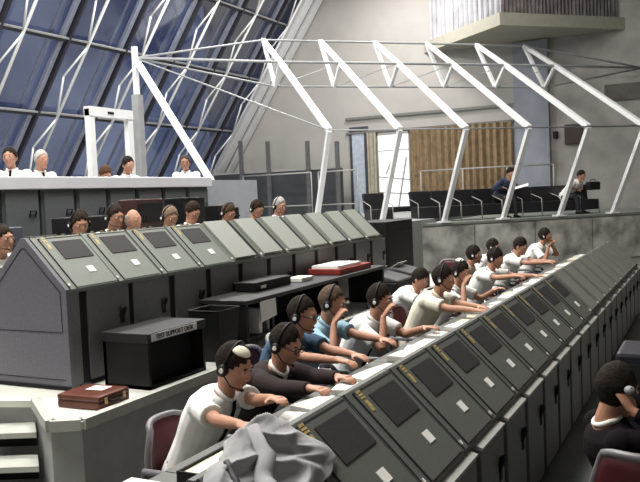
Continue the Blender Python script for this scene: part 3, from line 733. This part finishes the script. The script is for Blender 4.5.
    MB().ball(hp(.092, 0, -.062), hf * .006, hl * .023, hu * .006, 8, 6).build('lips', mat('lips', (.30, .11, .09), .5), o, True)
    if glasses:
        m = MB()
        for s_ in (1, -1):
            m.tube([hp(.103, .032 * s_ + .024 * math.cos(a), .008 + .018 * math.sin(a)) for a in [2 * PI * k / 12 for k in range(13)]], .003, 5)
            m.tube([hp(.10, .056 * s_, .012), hp(.0, .080 * s_, .008)], .003, 5)
        m.tube([hp(.106, -.01, .010), hp(.106, .01, .010)], .003, 5); m.build('glasses', black, o)
    if headset:
        m = MB(); R_ = .098
        m.tube([hp(-.01, R_ * math.sin(a) * .93, -.01 + .145 * math.cos(a)) for a in [-PI / 2 * .97 + PI * .97 * k / 16 for k in range(17)]], .008, 6)
        for s_ in (1, -1):
            m.rings([(hp(-.008, .078 * s_, -.008), hf, hu, .030, .034), (hp(-.008, .102 * s_, -.008), hf, hu, .028, .032)], 12)
        m.tube([hp(0, -.098, -.02), hp(.06, -.088, -.065), hp(.105, -.045, -.075)], .004, 6); m.ball(hp(.108, -.04, -.075), hf * .010, hl * .010, hu * .008, 8, 6)
        hs_ = m.build('headset', black, o, True)
        MB().rings([(hp(-.008, -.102, -.008), hf, hu, .014, .014), (hp(-.008, -.109, -.008), hf, hu, .012, .012)], 10).build('earpiece_glint', label_m, hs_)  # pale disc added on the ear cup in place of its shine
    if size != 1:
        o.scale = (size,) * 3; o.location = V3((H.x, H.y, floor)) * (1 - size)
    return o, Hp, hp

def make_chair():
    r = empty('swivel_chair')
    MB().ball((0, 0, .45), V3((.24, 0, 0)), V3((0, .24, 0)), V3((0, 0, .045)), 16, 8, lambda x, y, q: (max(min(x * 1.3, 1), -1), max(min(y * 1.3, 1), -1), q)).build('seat', maroon, r, True)
    m = MB(); n = 8; vs = []; 
    for off in (0, .03):
        for j in range(7):
            for i in range(n + 1):
                a = -1 + 2 * i / n; tz = j / 6; wd = .22 * (1 - .25 * max(tz - .6, 0) / .4 * (abs(a) ** 2))
                vs.append((-.25 - off - .04 * tz + .07 * a * a, a * wd, .50 + .42 * tz - .05 * (a ** 4) * tz))
    k_ = 7 * (n + 1); fs = []
    for j in range(6):
        for i in range(n):
            q = j * (n + 1) + i; fs += [(q, q + 1, q + n + 2, q + n + 1), (k_ + q, k_ + q + n + 1, k_ + q + n + 2, k_ + q + 1)]
    for j in range(6):
        q = j * (n + 1); fs.append((q, q + n + 1, k_ + q + n + 1, k_ + q)); q += n; fs.append((q, k_ + q, k_ + q + n + 1, q + n + 1))
    for i in range(n):
        q = 6 * (n + 1) + i; fs.append((q, q + 1, k_ + q + 1, k_ + q)); fs.append((i, k_ + i, k_ + i + 1, i + 1))
    m.add(vs, fs); m.build('backrest', maroon, r, True)
    edge = [V3(vs[j * (n + 1)]) + V3((-.015, 0, 0)) for j in range(7)] + [V3(vs[6 * (n + 1) + i]) + V3((-.015, 0, 0)) for i in range(1, n + 1)] + [V3(vs[j * (n + 1) + n]) + V3((-.015, 0, 0)) for j in range(5, -1, -1)]
    MB().tube(edge, .022, 6).build('rim', mat('grey_chair_rim', (.16, .15, .16), .4, .1), r, True)
    for s in (1, -1):
        MB().tube([(-.24, s * .24, .55), (-.20, s * .27, .66), (.08, s * .27, .67), (.14, s * .26, .62)], .020, 8).build('armrest', mat('grey_arm_pad', (.16, .16, .17), .4), r, True)
        MB().tube([(-.02, s * .26, .66), (-.02, s * .22, .45)], .014, 8).build('arm_support', chrome, r, True)
    MB().tube([(0, 0, .42), (0, 0, .12)], .028, 10).build('column', chrome, r, True)
    m = MB()
    for k in range(4):
        a = PI / 4 + PI / 2 * k; m.tube([(0, 0, .13), (.27 * math.cos(a), .27 * math.sin(a), .05)], [.022, .014], 8); m.ball((.27 * math.cos(a), .27 * math.sin(a), .027), V3((.026, 0, 0)), V3((0, .026, 0)), V3((0, 0, .027)), 8, 6)
    m.build('foot_base', chrome, r, True)
    return r
chair0 = make_chair(); chair_used = [False]
def chair(x, y, z, rz, label, group=None):
    c = copy_tree(chair0) if chair_used[0] else chair0; chair_used[0] = True
    c.location = (x, y, z); c.rotation_euler = (0, 0, rz); tag(c, label, 'chair', group); return c

def seat(pr, yaw, floor, who, grp):
    _, Hp, _ = pr; f = V3((math.cos(yaw), math.sin(yaw), 0)); q = Hp + f * .06
    dz = Hp.z - floor - .60
    q = q + f * .04; c = chair(q.x, q.y, floor, yaw, 'dark red swivel chair under ' + who, grp)
    if abs(dz) > .01: c.location.z = floor; c.scale.z = (Hp.z - floor - .11) / .49
    return c

DT = FZ + .17 + .035    # hand height on the front row desk
DX = FX - .80
def hand_desk(y, x=None, dz=0): return (x if x is not None else DX, y, DT + dz)
G1 = 'operators along the front row'; GC = 'chairs along the front row'
rad = math.radians
F = []
def fop(who, label, H, yaw, hands, **k):
    lk = k.get('look', (0, rad(8))); k['look'] = (lk[0] + rad(16), lk[1])
    k.setdefault('TL', (.58, .51)); pr = person(label, H, rad(yaw), 0, hands, group=G1, **k); seat(pr, rad(yaw), 0, who, GC); return pr
pr1 = fop('the nearest man in a white shirt and black tie', 'man in white short-sleeved shirt and black tie with headset, nearest in the front row', (-2.50, 3.79, 1.22), -4,
    [(-1.73, 3.16 + .16, 1.17), (-1.86, 3.12, 1.06)], look=(rad(-10), rad(24)), tie=(.01, .01, .012), skin=1, near=True, hints=[(-.3, .3, -.8), (-.2, -.5, -.8)], maxlean=.30)
pr2 = fop('the man in the dark brown jacket', 'dark-haired man in dark brown jacket with headset, beside the nearest man in white', (-2.55, 4.49, 1.21), -8,
    [(-2.02, 4.38, 1.04), (-1.93, 4.02, 1.05)], look=(rad(-10), rad(22)), shirt=('brown_jacket', (.035, .026, .026)), sleeve='jacket', skin=1, near=True, glasses=True, maxlean=.3)
pr3 = fop('the man in the steel-blue shirt with badge', 'man in steel-blue shirt with yellow badge, behind the man in the brown jacket', (-2.72, 5.06, 1.31), -6,
    [(-2.14, 4.97, 1.03), (-2.08, 4.74, 1.04)], look=(rad(-5), rad(12)), shirt=('steel_blue', (.07, .12, .19)), skin=1, badge=True, glasses=True, hairstyle='receding')
pr4 = fop('the balding man in the light blue shirt', 'balding man in light blue short-sleeved shirt resting his chin on his hand', (-2.75, 5.63, 1.32), -2,
    [(-2.25, 5.6, 1.04), (-2.61, 5.52, 1.21)], look=(rad(-4), rad(14)), shirt=('light_blue', (.36, .56, .68)), skin=1, hairstyle='receding', hair=(.10, .07, .05), near=True, hints=[None, (.7, -.4, -.7)])
pr5 = fop('the dark-haired man leaning on his elbow', 'man in white with headset, hand at mouth, right of the man in light blue', (-2.58, 6.21, 1.27), -6,
    [(-2.12, 6.2, 1.04), (-2.43, 6.09, 1.17)], look=(rad(-6), rad(8)), tie=(.012, .012, .012), skin=1, near=True, hints=[None, (.7, -.3, -.8)])
pr6 = fop('the man in white bent forward behind', 'dark-haired man in white looking down, seated back from the desk', (-3.30, 9.26, 1.10), -10, [(-2.8, 9.1, .82), (-2.8, 8.9, .82)], look=(rad(-10), rad(28)), tie=(.01, .01, .01), skin=1, headset=False)
pr7 = fop('the man in the cream shirt leaning on the console', 'man in cream shirt leaning forward with both forearms on the front console', (-2.45, 7.55, 1.30), -6,
    [(-2.0, 7.42, 1.04), (-1.95, 7.20, 1.04)], look=(rad(-4), rad(10)), shirt=('cream', (.70, .66, .56)), trousers=(.13, .12, .11), skin=1)
pr8 = fop('the man with a white cap on dark hair', 'man with a pale disc on his dark hair, right of the man in cream', (-2.65, 8.84, 1.23), -10, [(-2.2, 8.85, 1.03), (-2.52, 8.74, 1.13)], look=(rad(-15), rad(12)), skin=1, hints=[None, (.7, -.4, -.7)])
prA = fop('the man in tan with headset', 'man in tan shirt with headset, seated back behind the reaching man', (-3.10, 11.0, 1.25), -5, None, shirt=('tan', (.55, .50, .40)), skin=1, look=(0, rad(6)))
prC = fop('the reaching man in white', 'man in white shirt stretching his bare arm out along the front console', (-2.60, 10.21, 1.27), -12, [(-1.85, 10.3, 1.02), (-1.84, 9.6, 1.10)], skin=1, look=(rad(-5), rad(20)))
prB = fop('the headset man in white behind the reaching man', 'man in white with headset, seated farther back than the reaching man', (-3.30, 12.86, 1.22), -5, None, skin=1, look=(rad(-8), rad(10)))
prD = fop('the man in white second from the far end', 'man in white with bowed head, second from the far end of the front row', (-2.75, 12.36, 1.27), -8, [(-2.2, 12.3, 1.03), (-2.18, 12.1, 1.03)], skin=1, look=(rad(-8), rad(25)), headset=False)
prE = fop('the farthest man in white', 'dark-haired man in white shirt with hands at his face, farthest in the front row', (-2.65, 13.85, 1.33), -6, [(-2.49, 13.9, 1.2), (-2.48, 13.6, 1.18)], skin=1, look=(rad(-4), rad(6)), hints=[(.7, .4, -.7), (.7, -.4, -.7)])
# strip of cloth pad on the nearest man's headset, and the pale disc on the capped head
for (pr, nm, a) in ((pr1, 'headset_pad', (.03, -.03, .112)), (pr8, 'cap_disc', (-.03, 0, .125))):
    o, _, hp = pr; c = hp(*a)
    u_ = (c - V3(o.data.vertices[0].co) if False else (hp(a[0], a[1], a[2] + .1) - c)).normalized(); fr_ = (hp(a[0] + .1, a[1], a[2]) - c).normalized(); sd_ = u_.cross(fr_)
    m = MB().ball(c, fr_ * .058, sd_ * .052, u_ * .022, 14, 8, lambda x, y, q: (x, y, q - .55 * (x * x + y * y)))
    m.build(nm, cream if nm == 'headset_pad' else paper, o, True)

G2 = 'operators behind the raised middle row'
def bop(label, H, hair=(.03, .02, .015), chairwho=None, yaw=-4, **k):
    H = V3((0, 0, CH)) + (V3(H) - V3((0, 0, CH))) * 1.035
    pr = person(label, H, rad(yaw), ZB, k.pop('hands', None), hair=hair, group=G2, skin=k.pop('skin', 1), **k); seat(pr, rad(yaw), ZB, chairwho or label, 'chairs behind the middle row'); return pr
bop('dark-haired man in white at the left picture edge behind the gabled end panel', (-5.90, 5.22, 1.89), chairwho='the man at the left picture edge')
bop('man with headset whose head shows above the first grilled middle console', (-5.75, 6.05, 1.99), look=(rad(-25), rad(15)), chairwho='the headset man above the first middle console')
bop('man with white headset band above the second grilled middle console', (-5.75, 6.58, 2.04), look=(rad(-10), rad(10)), chairwho='the man with the white headset band')
bop('bald man half hidden right of the man with the white headset band', (-6.15, 7.35, 1.98), hair=(.25, .2, .16), hairstyle='bald_top', headset=False, chairwho='the half hidden bald man')
bop('fair-haired man with headset above the third grilled middle console', (-5.65, 7.40, 2.00), hair=(.22, .16, .11), look=(rad(-20), rad(20)), chairwho='the fair-haired headset man')
bop('man in white with bowed dark head above the fourth middle console', (-5.80, 8.05, 2.04), look=(rad(-10), rad(25)), headset=False, chairwho='the man in white with bowed head')
bop('brown-haired man with headset, left of two bent heads in the middle row', (-5.85, 8.93, 2.00), hair=(.07, .045, .03), look=(rad(-10), rad(25)), chairwho='the left of two bent heads')
bop('black-haired man with headset, right of two bent heads in the middle row', (-5.75, 9.50, 2.03), look=(rad(-10), rad(25)), chairwho='the right of two bent heads')
bop('white-haired man near the far end of the middle row', (-5.75, 10.15, 2.05), hair=(.36, .35, .34), look=(rad(-15), rad(10)), chairwho='the white-haired man of the middle row')
G3 = 'operators behind the pale upper counter'
def cop(label, H, yaw, who, **k):
    pr = person(label, H, rad(yaw), ZC, None, group=G3, headset=False, **k); seat(pr, rad(yaw), ZC, who, 'chairs behind the upper counter'); return pr
cop('dark-haired man in white shirt and dark tie at the left edge behind the counter', (-8.2, 7.44, 2.84), -60, 'the leftmost man behind the counter', tie=(.02, .02, .03), skin=1)
cop('white-haired man in white shirt and tie behind the pale counter', (-8.2, 7.98, 2.82), -15, 'the white-haired man behind the counter', hair=(.38, .37, .35), tie=(.08, .07, .07), skin=1)
cop('brown-haired man in olive and white looking down, by the white portal frame', (-8.2, 9.22, 2.63), -20, 'the brown-haired man looking down', hair=(.08, .04, .025), look=(0, rad(30)), shirt=('olive', (.22, .28, .17)), skin=1)
cop('dark-haired man in white resting his face on his hand behind the counter', (-8.2, 9.75, 2.78), -15, 'the man resting his face on his hand', skin=1, look=(0, rad(12)))
cop('bespectacled man in white facing the camera at the right end of the counter', (-8.4, 11.51, 2.86), -62, 'the bespectacled man at the counter end', glasses=True, skin=1, hair=(.06, .045, .04))

# gallery visitors
for (label, H, yaw, sh, sl, who, kw) in (
    ('man in dark blue clothes sitting in the gallery before the brown curtain', gp(2.5, .72, 2.42), -40, ('dark_blue', (.045, .055, .09)), 'long', '', dict(hair=(.02, .015, .012))),
    ('man in white shirt sitting in the gallery at the right with a dark bag', gp(4.9, .72, 2.30), -20, ('white', WHITE), 'short', '', dict())):
    person(label, H, rad(yaw), GZ, None, shirt=sh, sleeve=sl, headset=False, skin=1, look=(0, rad(18)), group='visitors in the gallery', size=1.16, trousers=(.03, .03, .035), **kw)
g_ = gp(4.9, .72, GZ + .70) + V3((math.cos(rad(-20)), math.sin(rad(-20)), 0)) * .36
r = empty('camera_bag', g_, 'black bag on the lap of the man in white in the gallery', 'bag', rz=PI / 4)
MB().box((-.18, -.12, 0), (.18, .12, .24)).build('body', black, r, bevel=.03); MB().tube([(-.1, 0, .24), (-.08, 0, .30), (.08, 0, .30), (.1, 0, .24)], .012, 6).build('handle', black, r, True)
o = MB().obox(gp(2.5, .72, GZ + .88) + V3((math.cos(rad(-40)), math.sin(rad(-40)), 0)) * .42, (1, .3, .25), (-.2, 1, .3), (0, -.3, 1), .24, .12, .004).build('newspaper', paper); tag(o, 'white open paper held by the man in dark blue in the gallery', 'paper')

# man with telephone at the right edge
ph_yaw = rad(24)
Hr = V3((-.46, 4.13, 1.145))
fy = V3((math.cos(ph_yaw), math.sin(ph_yaw), 0)); ly = V3((-fy.y, fy.x, 0))
prR = person('man in black suit holding a telephone to his ear at the right edge', Hr, ph_yaw, 0,
    [Hr + fy * .35 + ly * .12 - V3((0, 0, .40)), Hr + fy * .07 - ly * .10 - V3((0, 0, .01))], look=(rad(24), rad(14)), shirt=('black_suit', (.006, .004, .006)), sleeve='jacket', trousers=(.012, .012, .014), skin=1, headset=False, near=True, hints=[None, (.5, -.3, -.8)], recline=.24)
cR = seat(prR, rad(78), 0, 'the man in the black suit with the telephone', None); cR.location.x -= .02; cR.location.y -= .22; cR.location.x += .03; cR.scale.z *= 1.08
_, _, hpR = prR
r = empty('telephone_handset', hpR(0, 0, 0), 'telephone handset held to the ear by the man in the black suit', 'telephone')
m = MB().tube([hpR(-.03, -.105, .03) - r.location, hpR(.02, -.120, -.02) - r.location, hpR(.075, -.10, -.085) - r.location], .013, 8); m.build('grip', black2, r, True)
for a in ((-.022, -.098, .02), (.072, -.085, -.08)):
    c = hpR(*a) - r.location; MB().ball(c, V3((.026, 0, 0)), V3((0, .026, 0)), V3((0, 0, .022)), 10, 8).build('ear_cup' if a[0] < 0 else 'mouth_cup', grey_steel, r, True)
r = empty('equipment_unit', (-.52, 6.0, 0), 'narrow blue-black equipment unit on the aisle floor beyond the man in the black suit', 'equipment cabinet')
MB().box((-.13, -.2, 0), (.30, .3, 1.0)).build('body', mat('blue_black_case', (.012, .012, .02), .5), r, bevel=.03)
MB().box((-.09, -.21, .55), (.26, -.20, .92)).build('front_panel', black2, r)
r = empty('desk', (.55, 4.6, 0), 'dark desk edge beside the man in the black suit', 'desk')
MB().box((-.35, -1.6, .70), (.6, 1.2, .74)).build('desk_top', black2, r)
MB().box((.5, -1.6, 0), (.6, 1.2, .70)).build('back_panel', black, r)

# maroon chair beyond the middle platform
chair(-4.55, 14.2, 0, rad(-90), 'dark red swivel chair standing empty before the glossy gallery base', None)

# ------------------------------------------------------------------ papers and manuals along the front row desk
rr = random.Random(11)
T_ = ['twenty', 'thirty']
NUM = ORD + ['thirteenth', 'fourteenth', 'fifteenth', 'sixteenth', 'seventeenth', 'eighteenth', 'nineteenth', 'twentieth'] + ['twenty-' + q for q in ORD[:9]] + ['thirtieth'] + ['thirty-' + q for q in ORD[:9]]
for k in range(34):
    y = 3.35 + k * .32 + rr.uniform(-.05, .05); h = rr.uniform(.012, .04)
    x = FX - .83 - rr.uniform(0, .03); a = rr.uniform(-.3, .3)
    c = V3((x, y, FZ + .172 + h / 2))
    w_ = rr.uniform(.10, .15); pm = rr.choice([paper, mat('greyish_paper', (.55, .54, .52)), mat('buff_paper', (.58, .53, .42))])
    nm = rr.choice(['loose_papers', 'open_manual', 'log_book'])
    word = {'loose_papers': 'stack of white papers', 'open_manual': 'open white manual', 'log_book': 'white log book'}[nm]
    r = empty(nm, c - V3((0, 0, h / 2)), word + ' on the front row desk, %s past the nearest man' % NUM[k], 'papers', 'papers along the front row desk', a)
    MB().box((-.06, -w_, 0), (.11, w_, h)).build('pages', pm, r)
    MB().box((-.055, -w_ * .9, h), (.10, w_ * .7, h + .003)).build('top_sheet', pm, r)

# thick ring binders and the coat at the near end of the front row
zb = 1.0
for k, (x, y, w_, lbl) in enumerate(((-1.765, 2.46, .066, 'thick black binder with cream pages lying by the elbow of the nearest man'), (-1.66, 2.40, .034, 'narrower black binder with cream pages next to the coat'))):
    r = empty('ring_binder', (x, y, FZ + .172), lbl, 'binder', 'binders at the near end')
    MB().box((-w_, -.10, 0), (-w_ + .008, .26, .19)).box((w_ - .008, -.10, 0), (w_, .26, .19)).box((-w_, -.106, 0), (w_, -.10, .19)).build('cover', black, r)
    MB().box((-w_ + .009, -.098, .005), (w_ - .009, .25, .178)).build('pages', cream, r)
    MB().box((-w_ * .5, -.109, .08), (w_ * .4, -.107, .15)).build('spine_label', label_m, r)
o = MB().box((-2.28, 2.15, FZ + .172), (-2.02, 2.62, FZ + .19)).build('desk_papers', paper); tag(o, 'white papers on the near desk end left of the binders', 'papers')
def coat():
    cl = empty('draped_coat', (-1.5, 2.6, 1.1), 'crumpled grey coat draped over the near end of the front row consoles', 'coat')
    nu, nv = 80, 80; vs = []
    def path(s):
        if s < 0: return V3((-1.62 + s * .9, 0, 1.232 - .35 * max(0, -s - .10))), V3((.1, 0, 1))
        return V3((-1.62 + s * .711, 0, 1.232 - s * .703)), nf
    for j in range(nv + 1):
        v = j / nv
        for i in range(nu + 1):
            u = i / nu
            left = .15 - .33 * v ** .8 + .02 * math.sin(v * 17); right = .44 - .17 * v + .035 * math.sin(v * 11 + 1) + .02 * math.sin(v * 23)
            s_ = left + (right - left) * u
            y = 2.0 + (.78 + .14 * u + .03 * math.sin(u * 9)) * v
            p, n_ = path(s_); p.y = y
            q = V3((u * .9 + v * .8, v * 4.2 - u * 2.4, 2.1))
            fold = (1 - abs(noise.noise(q * 1.2)) * 2.4) ; fold2 = (1 - abs(noise.noise(V3((q.x * 1.6, q.y * 2.3, 5)))) * 2.4)
            hgt = .010 + .040 * max(fold, 0) ** 1.1 + .014 * max(fold2, 0) + .006 * math.exp(-((v - .55) / .25) ** 2 - ((u - .4) / .3) ** 2)
            edge = min(1, min(u, 1 - u, 1 - v) * 7 + .15)
            p = p + n_ * (.012 + hgt * edge); vs.append(p - cl.location)
    fs = [(j * (nu + 1) + i, j * (nu + 1) + i + 1, (j + 1) * (nu + 1) + i + 1, (j + 1) * (nu + 1) + i) for j in range(nv) for i in range(nu)]
    o = MB().add(vs, fs).build('cloth_body', coat_m, cl, True); md = o.modifiers.new('t', 'SOLIDIFY'); md.thickness = .010
    ws = lambda u, v: vs[int(nv * v) * (nu + 1) + int(nu * u)]
    sl = [ws(.22 + .7 * t, .66 - .46 * t) + V3((.012, 0, .012)) for t in [k / 10 for k in range(11)]]
    MB().tube(sl, [.022, .032, .036, .038, .038, .037, .036, .035, .034, .034, .032], 12).build('sleeve', coat_m, cl, True)
    c2 = [ws(.08 + .75 * t, .38 - .25 * t) + V3((0, 0, .006)) for t in [k / 10 for k in range(11)]]
    MB().tube(c2, .012, 8).build('collar', lining, cl, True)
    return cl
coat()

# ------------------------------------------------------------------ view settings
S.view_settings.view_transform = 'Standard'; S.view_settings.look = 'None'; S.view_settings.exposure = 0; S.view_settings.gamma = 1; S.view_settings.use_curve_mapping = False
